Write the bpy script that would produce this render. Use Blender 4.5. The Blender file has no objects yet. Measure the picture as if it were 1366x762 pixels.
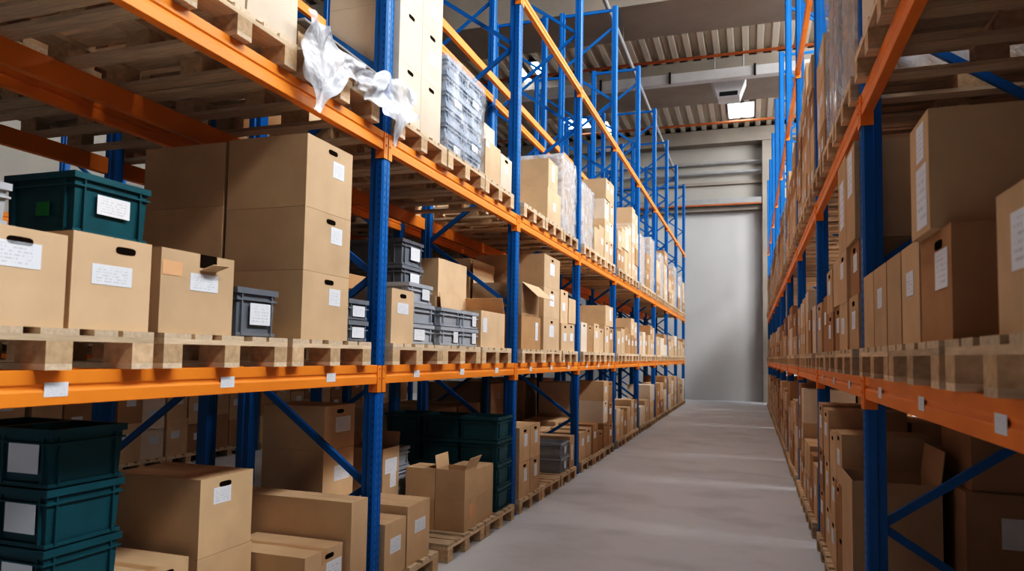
import bpy, bmesh, math, random
from mathutils import Vector, Matrix
S = bpy.context.scene
C = S.collection
R = random.Random(7)

# ------------------------------------------------------------------ materials
def newmat(name):
    m = bpy.data.materials.new(name); m.use_nodes = True
    nt = m.node_tree; nt.nodes.clear()
    out = nt.nodes.new('ShaderNodeOutputMaterial')
    b = nt.nodes.new('ShaderNodeBsdfPrincipled')
    nt.links.new(b.outputs[0], out.inputs[0])
    return m, nt, b, out
def lin(c):
    return tuple(((v/255)/12.92 if v/255 <= .04045 else ((v/255+.055)/1.055)**2.4) for v in c) + (1,)
def N(nt, t, **kw):
    n = nt.nodes.new(t)
    for k, v in kw.items():
        if k in n.inputs: n.inputs[k].default_value = v
        else: setattr(n, k, v)
    return n
def paint(name, col, rough=.5, var=.12, scale=6.0, stretch=(1, 1, 1), spec=.4, bump=0.0, rnd=0.0, metal=0.0, col2=None, detail=4.0, bscale=None):
    """base colour with soft procedural mottling; rnd = per-object brightness change"""
    m, nt, b, out = newmat(name)
    tc = N(nt, 'ShaderNodeTexCoord'); mp = N(nt, 'ShaderNodeMapping'); mp.inputs['Scale'].default_value = stretch
    nt.links.new(tc.outputs['Object'], mp.inputs['Vector'])
    nz = N(nt, 'ShaderNodeTexNoise'); nz.inputs['Scale'].default_value = scale; nz.inputs['Detail'].default_value = detail
    oi = N(nt, 'ShaderNodeObjectInfo')
    ad = N(nt, 'ShaderNodeVectorMath', operation='ADD'); sc = N(nt, 'ShaderNodeMath', operation='MULTIPLY'); sc.inputs[1].default_value = 37
    nt.links.new(oi.outputs['Random'], sc.inputs[0]); nt.links.new(mp.outputs[0], ad.inputs[0]); nt.links.new(sc.outputs[0], ad.inputs[1])
    nt.links.new(ad.outputs[0], nz.inputs['Vector'])
    rp = N(nt, 'ShaderNodeValToRGB')
    c = lin(col); d = lin(col2) if col2 else tuple(v*(1-var*2) for v in c[:3])+(1,)
    rp.color_ramp.elements[0].position = .3; rp.color_ramp.elements[0].color = d
    rp.color_ramp.elements[1].position = .68; rp.color_ramp.elements[1].color = c
    nt.links.new(nz.outputs[0], rp.inputs[0])
    src = rp.outputs[0]
    if rnd:
        hv = N(nt, 'ShaderNodeHueSaturation'); mr = N(nt, 'ShaderNodeMapRange')
        mr.inputs['To Min'].default_value = 1-rnd; mr.inputs['To Max'].default_value = 1+rnd*.6
        nt.links.new(oi.outputs['Random'], mr.inputs[0]); nt.links.new(mr.outputs[0], hv.inputs['Value'])
        nt.links.new(src, hv.inputs['Color']); src = hv.outputs[0]
    nt.links.new(src, b.inputs['Base Color'])
    b.inputs['Roughness'].default_value = rough; b.inputs['Metallic'].default_value = metal
    b.inputs['Specular IOR Level'].default_value = spec
    if bump:
        bp = N(nt, 'ShaderNodeBump'); bp.inputs['Strength'].default_value = bump; bp.inputs['Distance'].default_value = .01
        nt.links.new(nz.outputs[0], bp.inputs['Height']); nt.links.new(bp.outputs[0], b.inputs['Normal'])
    return m
M = {}
M['orange'] = paint('orange_paint', (248, 152, 62), .42, .05, 3, rnd=.03)
M['blue'] = paint('blue_paint', (12, 108, 180), .4, .07, 4)
M['slot'] = paint('punched_slot', (9, 90, 152), .8, .1, 4)
M['steel'] = paint('zinc_steel', (150, 152, 155), .4, .1, 8, metal=.6)
M['tan'] = paint('kraft_board', (216, 186, 152), .85, .06, 5, spec=.15, rnd=.12)
M['pale'] = paint('pale_board', (228, 212, 192), .85, .04, 5, spec=.15, rnd=.06)
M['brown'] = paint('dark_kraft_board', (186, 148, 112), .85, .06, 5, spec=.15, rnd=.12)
M['boardedge'] = paint('board_inside', (176, 140, 104), .9, .1, 5, spec=.1)
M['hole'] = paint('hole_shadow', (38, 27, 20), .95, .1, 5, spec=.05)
M['tape'] = paint('packing_tape', (204, 168, 128), .35, .05, 12, spec=.5)
M['wood'] = paint('pallet_wood', (230, 208, 180), .85, .12, 7, (1, 9, 9), spec=.12, rnd=.22, bump=.15)
M['woodx'] = paint('pallet_wood_cross', (228, 204, 174), .85, .12, 7, (9, 1, 9), spec=.12, rnd=.22, bump=.15)
M['block'] = paint('pallet_block', (218, 188, 154), .9, .13, 30, spec=.1, rnd=.2, bump=.2)
M['green'] = paint('dark_green_plastic', (34, 90, 100), .4, .08, 8, spec=.4, rnd=.08)
M['grey'] = paint('grey_plastic', (174, 180, 188), .45, .06, 8, spec=.4, rnd=.1)
M['dgrey'] = paint('dark_grey_plastic', (122, 128, 136), .45, .08, 8, spec=.4, rnd=.1)
M['cblue'] = paint('blue_grey_plastic', (150, 166, 188), .42, .08, 8, spec=.45, rnd=.08)
M['sticker'] = paint('green_sticker', (40, 128, 62), .6, .04, 8)
M['redstick'] = paint('orange_sticker', (226, 176, 134), .6, .04, 8)
M['sheet'] = paint('grey_sheet', (150, 146, 140), .6, .1, 5)
M['conc'] = paint('concrete_beam', (158, 150, 140), .9, .08, 1.2, spec=.15)
M['pipeo'] = paint('rusty_orange_pipe', (178, 104, 58), .5, .1, 4)
M['pipeg'] = paint('grey_pipe', (160, 160, 160), .45, .08, 4)
M['ductw'] = paint('pale_duct', (205, 206, 206), .5, .05, 3)
M['lampm'] = paint('dark_grille', (40, 40, 42), .6, .1, 4)

def label_mat():
    m, nt, b, out = newmat('printed_paper')
    tc = N(nt, 'ShaderNodeTexCoord'); sp = N(nt, 'ShaderNodeSeparateXYZ'); nt.links.new(tc.outputs['Generated'], sp.inputs[0])
    def mt(op, a, bb=None):
        n = N(nt, 'ShaderNodeMath', operation=op)
        for i, v in enumerate((a, bb)):
            if v is None: continue
            if isinstance(v, (int, float)): n.inputs[i].default_value = v
            else: nt.links.new(v, n.inputs[i])
        return n.outputs[0]
    v8 = mt('MULTIPLY', sp.outputs[2], 7.0)
    row = mt('LESS_THAN', mt('FRACT', v8), .42)
    oi = N(nt, 'ShaderNodeObjectInfo')
    cb = N(nt, 'ShaderNodeCombineXYZ')
    nt.links.new(mt('MULTIPLY', sp.outputs[1], 22.0), cb.inputs[0]); nt.links.new(mt('MULTIPLY', mt('FLOOR', v8), 5.3), cb.inputs[1])
    nt.links.new(mt('MULTIPLY', oi.outputs['Random'], 50.0), cb.inputs[2])
    nz = N(nt, 'ShaderNodeTexNoise'); nz.inputs['Scale'].default_value = 1.0; nz.inputs['Detail'].default_value = 1.0
    nt.links.new(cb.outputs[0], nz.inputs['Vector'])
    word = mt('GREATER_THAN', nz.outputs[0], .5)
    e = lambda s: mt('MULTIPLY', mt('GREATER_THAN', s, .1), mt('LESS_THAN', s, .88))
    mask = mt('MULTIPLY', mt('MULTIPLY', row, word), mt('MULTIPLY', e(sp.outputs[1]), e(sp.outputs[2])))
    mx = N(nt, 'ShaderNodeMix', data_type='RGBA')
    nt.links.new(mt('MULTIPLY', mask, .28), mx.inputs[0])
    mx.inputs[6].default_value = lin((226, 230, 236)); mx.inputs[7].default_value = lin((96, 100, 108))
    nt.links.new(mx.outputs[2], b.inputs['Base Color']); b.inputs['Roughness'].default_value = .6
    return m
M['paper'] = label_mat()
M['plainpaper'] = paint('plain_label', (220, 222, 224), .6, .04, 10)

def film_mat(name, col, lo, hi):
    m, nt, b, out = newmat(name)
    b.inputs['Base Color'].default_value = lin(col); b.inputs['Roughness'].default_value = .18
    tr = N(nt, 'ShaderNodeBsdfTransparent'); mx = N(nt, 'ShaderNodeMixShader')
    tc = N(nt, 'ShaderNodeTexCoord'); nz = N(nt, 'ShaderNodeTexNoise'); nz.inputs['Scale'].default_value = 5; nz.inputs['Detail'].default_value = 6
    nz.inputs['Distortion'].default_value = 1.5
    nt.links.new(tc.outputs['Object'], nz.inputs['Vector'])
    mr = N(nt, 'ShaderNodeMapRange'); mr.inputs['From Min'].default_value = .35; mr.inputs['From Max'].default_value = .7
    mr.inputs['To Min'].default_value = lo; mr.inputs['To Max'].default_value = hi
    nt.links.new(nz.outputs[0], mr.inputs[0]); nt.links.new(mr.outputs[0], mx.inputs[0])
    nt.links.new(tr.outputs[0], mx.inputs[1]); nt.links.new(b.outputs[0], mx.inputs[2]); nt.links.new(mx.outputs[0], out.inputs[0])
    bp = N(nt, 'ShaderNodeBump'); bp.inputs['Strength'].default_value = .8; bp.inputs['Distance'].default_value = .03
    nt.links.new(nz.outputs[0], bp.inputs['Height']); nt.links.new(bp.outputs[0], b.inputs['Normal'])
    return m
M['film'] = film_mat('stretch_film', (206, 212, 220), .30, .84)
M['film3'] = film_mat('clear_wrap', (220, 228, 238), .06, .5)
M['film2'] = film_mat('crumpled_film', (226, 230, 236), .62, .97)
def floor_mat():
    m, nt, b, out = newmat('polished_concrete')
    tc = N(nt, 'ShaderNodeTexCoord')
    n1 = N(nt, 'ShaderNodeTexNoise'); n1.inputs['Scale'].default_value = .55; n1.inputs['Detail'].default_value = 6
    n2 = N(nt, 'ShaderNodeTexNoise'); n2.inputs['Scale'].default_value = 1.0; n2.inputs['Detail'].default_value = 5
    mp = N(nt, 'ShaderNodeMapping'); mp.inputs['Scale'].default_value = (1.5, 2.2, 1)
    nt.links.new(tc.outputs['Object'], n1.inputs['Vector']); nt.links.new(tc.outputs['Object'], mp.inputs[0]); nt.links.new(mp.outputs[0], n2.inputs['Vector'])
    ad = N(nt, 'ShaderNodeMath', operation='ADD'); nt.links.new(n1.outputs[0], ad.inputs[0]); nt.links.new(n2.outputs[0], ad.inputs[1])
    rp = N(nt, 'ShaderNodeValToRGB'); rp.color_ramp.elements[0].position = .7; rp.color_ramp.elements[0].color = lin((198, 200, 203))
    rp.color_ramp.elements[1].position = 1.25 if False else 1.0; rp.color_ramp.elements[1].color = lin((214, 217, 222))
    nt.links.new(ad.outputs[0], rp.inputs[0]); nt.links.new(rp.outputs[0], b.inputs['Base Color'])
    b.inputs['Roughness'].default_value = .5; b.inputs['Specular IOR Level'].default_value = .35
    return m
M['floor'] = floor_mat()
M['wall'] = paint('pale_wall', (200, 200, 198), .85, .03, .6, spec=.15)
M['wallup'] = paint('upper_wall', (176, 172, 164), .85, .05, .6, spec=.15)
M['deck'] = paint('roof_deck', (200, 190, 176), .6, .05, .8, spec=.3)
def emit(name, col, s):
    m, nt, b, out = newmat(name)
    b.inputs['Base Color'].default_value = lin(col); b.inputs['Emission Color'].default_value = lin(col); b.inputs['Emission Strength'].default_value = s
    return m
M['sky'] = emit('skylight_glazing', (244, 248, 255), 9.0)

# ------------------------------------------------------------------ mesh helpers
class MB:
    def __init__(s): s.v, s.f, s.m = [], [], []
    def add(s, vs, fs, mi=0):
        b = len(s.v); s.v += [tuple(v) for v in vs]; s.f += [tuple(b+i for i in f) for f in fs]; s.m += [mi]*len(fs); return s
    def box(s, x0, x1, y0, y1, z0, z1, mi=0):
        v = [(x, y, z) for z in (z0, z1) for y in (y0, y1) for x in (x0, x1)]
        return s.add(v, [(0, 2, 3, 1), (4, 5, 7, 6), (0, 1, 5, 4), (2, 6, 7, 3), (0, 4, 6, 2), (1, 3, 7, 5)], mi)
    def bar(s, a, b, w, t, up=(0, 1, 0), mi=0):
        a, b = Vector(a), Vector(b); d = (b-a).normalized(); u = Vector(up)
        p = d.cross(u).normalized()*w/2; q = u.normalized()*t/2
        v = [a-p-q, a+p-q, a+p+q, a-p+q, b-p-q, b+p-q, b+p+q, b-p+q]
        return s.add(v, [(3, 2, 1, 0), (4, 5, 6, 7), (0, 1, 5, 4), (1, 2, 6, 5), (2, 3, 7, 6), (3, 0, 4, 7)], mi)
    def tube(s, a, b, r, n=12, mi=0):
        a, b = Vector(a), Vector(b); d = (b-a).normalized(); u = Vector((0, 0, 1)) if abs(d.z) < .9 else Vector((1, 0, 0))
        p = d.cross(u).normalized(); q = d.cross(p)
        v = []
        for c in (a, b):
            for i in range(n): t = 2*math.pi*i/n; v.append(c+p*r*math.cos(t)+q*r*math.sin(t))
        return s.add(v, [(i, (i+1) % n, n+(i+1) % n, n+i) for i in range(n)]+[tuple(range(n-1, -1, -1)), tuple(range(n, 2*n))], mi)
    def prism(s, pts, axis, a, b, mi=0):
        """extrude 2-d outline; axis 'z': pts are (x,y); axis 'y': pts are (x,z)"""
        n = len(pts); mk = (lambda p, h: (p[0], p[1], h)) if axis == 'z' else (lambda p, h: (p[0], h, p[1])) if axis == 'y' else (lambda p, h: (h, p[0], p[1]))
        v = [mk(p, a) for p in pts]+[mk(p, b) for p in pts]
        return s.add(v, [(i, (i+1) % n, n+(i+1) % n, n+i) for i in range(n)]+[tuple(range(n-1, -1, -1)), tuple(range(n, 2*n))], mi)
    def mesh(s, name, mats, bevel=0, smooth=False):
        me = bpy.data.meshes.new(name); me.from_pydata(s.v, [], s.f)
        for i, p in enumerate(me.polygons): p.material_index = s.m[i]
        bm = bmesh.new(); bm.from_mesh(me)
        bmesh.ops.recalc_face_normals(bm, faces=bm.faces)
        if bevel: bmesh.ops.bevel(bm, geom=list(bm.edges), offset=bevel, segments=1, affect='EDGES', clamp_overlap=True)
        bm.to_mesh(me); bm.free()
        for m in mats: me.materials.append(m)
        if smooth:
            for p in me.polygons: p.use_smooth = True
        return me
    def obj(s, name, mats, parent=None, bevel=0, smooth=False):
        if not isinstance(mats, (list, tuple)): mats = [mats]
        return link(name, s.mesh(name, mats, bevel, smooth), parent)
def link(name, me, parent=None):
    o = bpy.data.objects.new(name, me); C.objects.link(o)
    if parent: o.parent = parent
    return o
def struct(name, mb, mat, parent=None):
    o = mb.obj(name, mat, parent)
    if not parent: o['kind'] = 'structure'
    return o
SEEN = {}
def tag(o, label, cat, group=None):
    n = len(label.replace(',', ' ').split())
    if not 4 <= n <= 16: print('LABEL LENGTH', n, label)
    if label in SEEN: print('DUPLICATE LABEL', label)
    SEEN[label] = 1
    o['label'] = label; o['category'] = cat
    if group: o['group'] = group
    return o
def thing(name, label, cat, loc, rz=0, group=None):
    o = bpy.data.objects.new(name, None); C.objects.link(o); o.empty_display_size = .1
    o.location = loc; o.rotation_euler = (0, 0, rz)
    return tag(o, label, cat, group)

# ------------------------------------------------------------------ place constants
BAY = 2.8
XL, YL0 = -2.2944, 4.0593          # aisle face of the lit rack, its second upright
XR, YR0 = .5784, 4.1906            # aisle face of the shaded rack
MB_, MT_ = 1.4289, 1.5516          # middle beam bottom / top
UB_, UT_ = 2.972, 3.0945
TB_, TT_ = 5.399, 5.50
TOP = 8.07
DEP = 1.1
YW = 28.75
LEV = {'floor': 0.0, 'mid': MT_, 'upper': UT_}
PH = .144

# ------------------------------------------------------------------ setting
struct('floor', MB().box(-13, 14, -6, 31, -.2, 0), M['floor'])
w = MB().box(-13, 14, YW, YW+.3, 0, 7.45); struct('wall_back', w, M['wall'])
w = MB().box(-13, 14, YW, YW+.3, 7.45, 10.9); struct('wall_back_upper', w, M['wallup'])
struct('wall_right', MB().box(14, 14.3, -6, 31, 0, 11), M['conc'])
struct('wall_front', MB().box(-13, 14, -6.3, -6, 0, 11), M['lampm'])
struct('wall_left', MB().box(-13.3, -13, -6, 31, 0, 11), M['wallup'])
# profiled roof deck, ribs along the aisle
deck = MB(); pts = []; x = -13.0
while x < 14:
    pts += [(x, 10.62), (x+.16, 10.62), (x+.20, 10.78), (x+.36, 10.78)]; x += .40
prof = pts+[(14.2, 10.95), (-13, 10.95)]
deck.prism(prof, 'y', -6, YW+.2)
struct('ceiling', deck, M['deck'])
struct('trim_1', MB().box(-13, 14, 15.1, 16.5, 9.45, 10.62).box(-13, 14, 14.95, 16.65, 9.3, 9.45), M['conc'])
struct('trim_2', MB().box(-13, 14, 21.45, 23.1, 10.02, 10.62).box(-13, 14, 21.3, 23.25, 9.9, 10.02), M['conc'])
struct('trim_3', MB().box(-13, 14, YW-.55, YW-.02, 10.05, 10.6), M['conc'])
struct('trim_4', MB().box(-13, 14, YW-.3, YW-.02, 7.42, 7.56).box(-13, 14, YW-.12, YW-.02, 8.5, 8.62), M['conc'])
struct('trim_5', MB().box(.44, 1.0, YW-.5, YW-.02, 0, 10.6), M['conc'])
# skylights let into the deck
for i, (sx, sy, wx, wy) in enumerate(((-.72, 25.45, .38, 1.45), (-.27, 25.45, .38, 1.45), (-5.5, 26.1, .3, 1.5), (-6.4, 20.1, .24, .9), (-7.0, 20.4, .24, 1.0), (-6.2, 25.5, .3, 1.0), (-6.75, 25.5, .3, 1.0))):
    s_ = struct('window_%d' % (i+1), MB().box(sx-.04, sx+wx+.04, sy-.04, sy+wy+.04, 10.585, 10.615), M['ductw'])
    link_ = MB().box(sx, sx+wx, sy, sy+wy, 10.565, 10.58).obj('pane', M['sky'], s_)

def pipe(name, label, cat, a, b, r, mat, group=None):
    return tag(MB().tube(a, b, r, 10).obj(name, M[mat], smooth=False), label, cat, group)
def roofpipe(name, label, a, b, r, mat, ztop):
    t = thing(name, label, 'pipe', a); d = Vector(b)-Vector(a)
    MB().tube((0, 0, 0), d, r, 10).obj('pipe', M[mat], t)
    for f in (.08, .3, .52, .75, .95):
        p = d*f; MB().tube((p.x, p.y, r*.8), (p.x, p.y, ztop-a[2]), .008, 6).obj('hanger', M['pipeg'], t)
roofpipe('sprinkler_pipe', 'thin rusty orange pipe crossing the roof beyond the first concrete beam', (-12.9, 18.7, 9.55), (13.5, 18.7, 9.55), .04, 'pipeo', 10.62)
roofpipe('sprinkler_pipe', 'thin rusty orange pipe crossing the roof nearest the end wall', (-12.9, 26.2, 10.2), (13.5, 26.2, 10.2), .04, 'pipeo', 10.62)
roofpipe('conduit_pipe', 'grey pipe running down the hall just above the rack tops', (-2.78, 2, 8.85), (-2.78, YW-.05, 8.85), .05, 'pipeg', 9.3)
pipe('wall_pipe', 'upper grey pipe fixed across the end wall', 'pipe', (-12.9, YW-.2, 9.35), (.4, YW-.2, 9.35), .05, 'pipeg')
pipe('wall_pipe', 'lower grey pipe fixed across the end wall', 'pipe', (-12.9, YW-.22, 8.95), (.4, YW-.22, 8.95), .06, 'pipeg')
t = thing('cable_tray', 'dark mesh cable tray with orange edge high on the end wall', 'cable tray', (-2.4, YW-.35, 7.62))
tr = MB()
tr.box(-6.5, 2.8, -.12, .12, 0, .02); tr.box(-6.5, 2.8, -.13, -.11, 0, .24); tr.box(-6.5, 2.8, .11, .13, 0, .24)
tr.obj('tray', M['pipeg'], t); MB().box(-6.5, 2.8, -.16, -.135, -.03, .03).obj('edge_rail', M['pipeo'], t)
t = thing('cable_duct', 'pale square duct crossing the hall under the roof', 'duct', (0, 20.2, 9.46))
for xx in (-5, 2): MB().tube((xx, 0, .28), (xx, 0, 1.16), .015, 6).obj('hanger', M['pipeg'], t)
MB().box(-12.9, 13.5, -.13, .13, 0, .28).obj('duct', M['ductw'], t, bevel=.01)
for xx in (-4.2, -2.2, .1): MB().box(xx, xx+.06, -.165, -.142, -.02, .32).obj('clamp', M['lampm'], t)
t = thing('unit_heater', 'pale tapered unit heater with dark grille hung under the duct', 'heater', (-.58, 20.9, 9.12))
MB().add([(-.48, -.35, .5), (.48, -.35, .5), (.48, .35, .5), (-.48, .35, .5), (-.3, -.3, 0), (.3, -.3, 0), (.3, .3, 0), (-.3, .3, 0)],
         [(0, 1, 2, 3), (7, 6, 5, 4), (0, 4, 5, 1), (1, 5, 6, 2), (2, 6, 7, 3), (3, 7, 4, 0)]).obj('casing', M['ductw'], t)
MB().box(-.25, .25, -.32, -.29, .02, .14).obj('grille', M['lampm'], t); [MB().tube((xx, 0, .5), (xx, 0, 1.49), .02, 8).obj('hanger', M['pipeg'], t) for xx in (-.4, .4)]

# ------------------------------------------------------------------ racks
UPROF = [(0, .012), (0, .046), (-.006, .048), (-.006, .052), (0, .054), (0, .088), (-.012, .1), (-.055, .1), (-.062, .09), (-.1, .09), (-.1, .01), (-.062, .01), (-.055, 0), (-.012, 0)]
def upright_mesh(slots):
    mb = MB().prism(UPROF, 'z', .012, TOP)
    if slots:
        z = .1
        while z < 6.0:
            for yy in (.028, .072): mb.add([(.0006, yy-.006, z), (.0006, yy+.006, z), (.0006, yy+.004, z+.022), (.0006, yy-.004, z+.022)], [(0, 1, 2, 3)], 1)
            mb.add([(-.03, -.0006, z), (-.018, -.0006, z), (-.018, -.0006, z+.018), (-.03, -.0006, z+.018)], [(0, 1, 2, 3)], 1)
            z += .05
    return mb.mesh('upright', [M['blue'], M['slot']])
UM = upright_mesh(True); UM0 = upright_mesh(False)
FOOT = MB().box(-.13, .02, -.003, .103, 0, .012).mesh('foot_plate', [M['blue']])
def beam_mesh(h, L):
    # step section: upper flat, a pressed groove, lower flat
    p = [(0, 0), (0, h*.40), (-.007, h*.46), (-.007, h*.54), (0, h*.60), (0, h), (-.05, h), (-.05, 0)]
    return MB().prism(p, 'y', 0, L).mesh('beam', [M['orange']], bevel=.002)
BMESH = {h: beam_mesh(h, BAY-.104) for h in (MT_-MB_, TT_-TB_)}
def conn_mesh(h):
    # angle plate hooked on the face and flank of the upright
    return MB().box(.0015, .006, 0, .044, -.055, h-.003).box(-.06, .006, .044, .049, -.055, h-.003).tube((.006, .02, h*.3), (.011, .02, h*.3), .008, 8).tube((.006, .02, h*.8), (.011, .02, h*.8), .008, 8).mesh('connector', [M['orange']])
CONN = {h: conn_mesh(h) for h in BMESH}
STK = MB().box(.0002, .0015, 0, .09, 0, .05).mesh('location_label', [M['paper']])
def rack(name, label, xf, sgn, y0, k0, k1, near, levels, kstick=(), conn=True, brace=True):
    """xf: aisle face; sgn +1: the face looks to +x, -1: to -x"""
    t = thing(name, label, 'pallet rack', (xf, y0, 0), 0, None)
    if sgn < 0: pass
    fx = lambda o, y: setattr(o, 'location', (0, y, 0))
    def put(nm, me, x, y, z, flip):
        o = link(nm, me, t); o.location = (x, y, z)
        if flip: o.rotation_euler = (0, 0, math.pi)
        return o
    for k in range(k0, k1+1):
        me = UM if k in near else UM0
        yk = k*BAY
        # front upright faces the aisle, rear upright faces away
        for rear in (0, 1):
            flip = (sgn < 0) != bool(rear)
            x = -sgn*DEP*rear
            o = put('upright', me, x, yk+(.1 if flip else 0), 0, flip)
            f = link('foot_plate', FOOT, o)
        if brace and k >= max(k0, 0):
            z, side = .18, 1
            xa, xb = -sgn*.07, -sgn*(DEP-.07)
            zs = [.15, .76]
            while zs[-1]+.693 < TOP-.2: zs.append(zs[-1]+.693)
            for i in range(len(zs)-1):
                a, b = (xb, xa) if i % 2 == 0 else (xa, xb)
                MB().bar((a, yk+.05, zs[i]), (b, yk+.05, zs[i+1]), .042, .03).obj('brace', M['blue'], t)
            MB().bar((xa, yk+.05, TOP-.06), (xb, yk+.05, TOP-.06), .05, .03).obj('cross_tie', M['blue'], t)
    for k in range(k0, k1):
        for (zb, zt) in levels:
            h = zt-zb
            h = min(BMESH, key=lambda q: abs(q-h))
            for rear in (0, 1):
                flip = (sgn < 0) != bool(rear)
                x = -sgn*(DEP if rear else 0)
                b = put('beam', BMESH[h], x, (k+1)*BAY-.002 if flip else k*BAY+.102, zb, flip)
                if conn and not rear:
                    ln = BAY-.104
                    c = link('connector', CONN[h], b); c.location = (0, -.046, 0)
                    c = link('connector', CONN[h], b); c.rotation_euler = (0, 0, 0); c.location = (0, ln+.046, 0); c.scale = (1, -1, 1)
                    if k in kstick and zb < 2:
                        for s in range(3):
                            c = link('location_label', STK, b); c.location = (0, .42+.85*s, .03)
                            if flip: pass
    return t
L3 = [(MB_, MT_), (UB_, UT_), (TB_, TT_)]
rack('pallet_rack', 'brightly lit blue and orange pallet rack beside the pale strip of floor', XL, 1, YL0, -1, 8, (-1, 0, 1, 2, 3), L3, kstick=(-1, 0, 1, 2))
rack('pallet_rack', 'shaded blue and orange pallet rack on the dim side of the aisle', XR, -1, YR0, -1, 8, (-1, 0, 1), L3, kstick=(-1, 0))
t2 = rack('pallet_rack', 'blue pallet rack standing back to back behind the brightly lit one', XL-DEP-.24-DEP, -1, YL0, -1, 8, (), L3, conn=False)

# ------------------------------------------------------------------ pallets
def pallet_parts():
    d = {}
    deck = MB()
    for y0, w_ in ((0, .145), (.1675, .10), (.3275, .145), (.5325, .10), (.655, .145)): deck.box(0, 1.2, y0, y0+w_, .122, .144)
    d['deck'] = deck.mesh('deck', [M['wood']])
    d['deck_mb'] = deck
    d['stringer_board'] = MB().box(0, .145, 0, .8, .1, .1219).mesh('stringer_board', [M['woodx']])
    d['block'] = MB().box(0, .145, 0, .1, .022, .0999).mesh('block', [M['block']])
    d['bottom_board'] = MB().box(0, 1.2, 0, .1, 0, .0219).mesh('bottom_board', [M['wood']])
    a = MB()
    a.v, a.f, a.m = list(deck.v), list(deck.f), list(deck.m)
    for x0 in (0, .5275, 1.055):
        a.box(x0, x0+.145, 0, .8, .1, .1219)
        for y0 in (0, .35, .7): a.box(x0, x0+.145, y0, y0+.1, .022, .0999, 1)
    for y0 in (0, .35, .7): a.box(0, 1.2, y0, y0+.1, 0, .0219)
    d['all'] = a.mesh('wooden_pallet', [M['wood'], M['block']])
    return d
PP = pallet_parts()
ORD = ['first', 'second', 'third', 'fourth', 'fifth', 'sixth', 'seventh', 'eighth', 'ninth', 'tenth']
LN = {'floor': 'floor level', 'mid': 'middle shelf', 'upper': 'upper shelf'}
SIDE = {'L': 'lit rack', 'R': 'shaded rack', 'B': 'rear rack', 'Q': 'added rear rack', 'N': 'next aisle rack'}
def where(side, lev, bay, slot):
    return '%s bay, %s, %s' % (ORD[bay+1], LN[lev], SIDE[side])
OFF0 = (.13, .985, 1.84); OFF = (.105, .92, 1.765)
FRONT = {'L': -2.24, 'R': .525, 'B': XL-DEP-.24+.05-.02, 'Q': XR+DEP+.2, 'N': -7.64}
SG = {'L': -1, 'R': 1, 'B': -1, 'Q': 1, 'N': -1}        # depth runs away from the aisle
Y0 = {'L': YL0, 'R': YR0, 'B': YL0, 'Q': YR0, 'N': YL0}
def slot_y(side, bay, slot):
    return Y0[side]+bay*BAY+(OFF0 if bay < 0 else OFF)[slot]
def pallet(side, lev, bay, slot, near=False, dy=0, dv=0, z=None, extra=''):
    sg = SG[side]; y = slot_y(side, bay, slot)+dy; x = FRONT[side]+sg*dv
    z = (LEV[lev]+.001 if lev != 'floor' else .0005) if z is None else z
    # local x = depth away from the aisle; turned by half a turn on the lit side
    rz = math.pi if sg < 0 else 0
    loc = (x, y+(.8 if sg < 0 else 0), z)
    lab = '%swooden pallet, %s place in %s' % (extra, ORD[slot], where(side, lev, bay, slot))
    grp = 'pallets in the racks'
    if near:
        t = thing('wooden_pallet', lab, 'pallet', loc, rz, grp)
        link('deck', PP['deck'], t)
        for x0 in (0, .5275, 1.055):
            o = link('stringer_board', PP['stringer_board'], t); o.location = (x0, 0, 0)
            for y0 in (0, .35, .7):
                o = link('block', PP['block'], t); o.location = (x0, y0, 0)
        for y0 in (0, .35, .7):
            o = link('bottom_board', PP['bottom_board'], t); o.location = (0, y0, 0)
    else:
        t = link('wooden_pallet', PP['all']); t.location = loc; t.rotation_euler = (0, 0, rz); tag(t, lab, 'pallet', grp)
    return t

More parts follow.
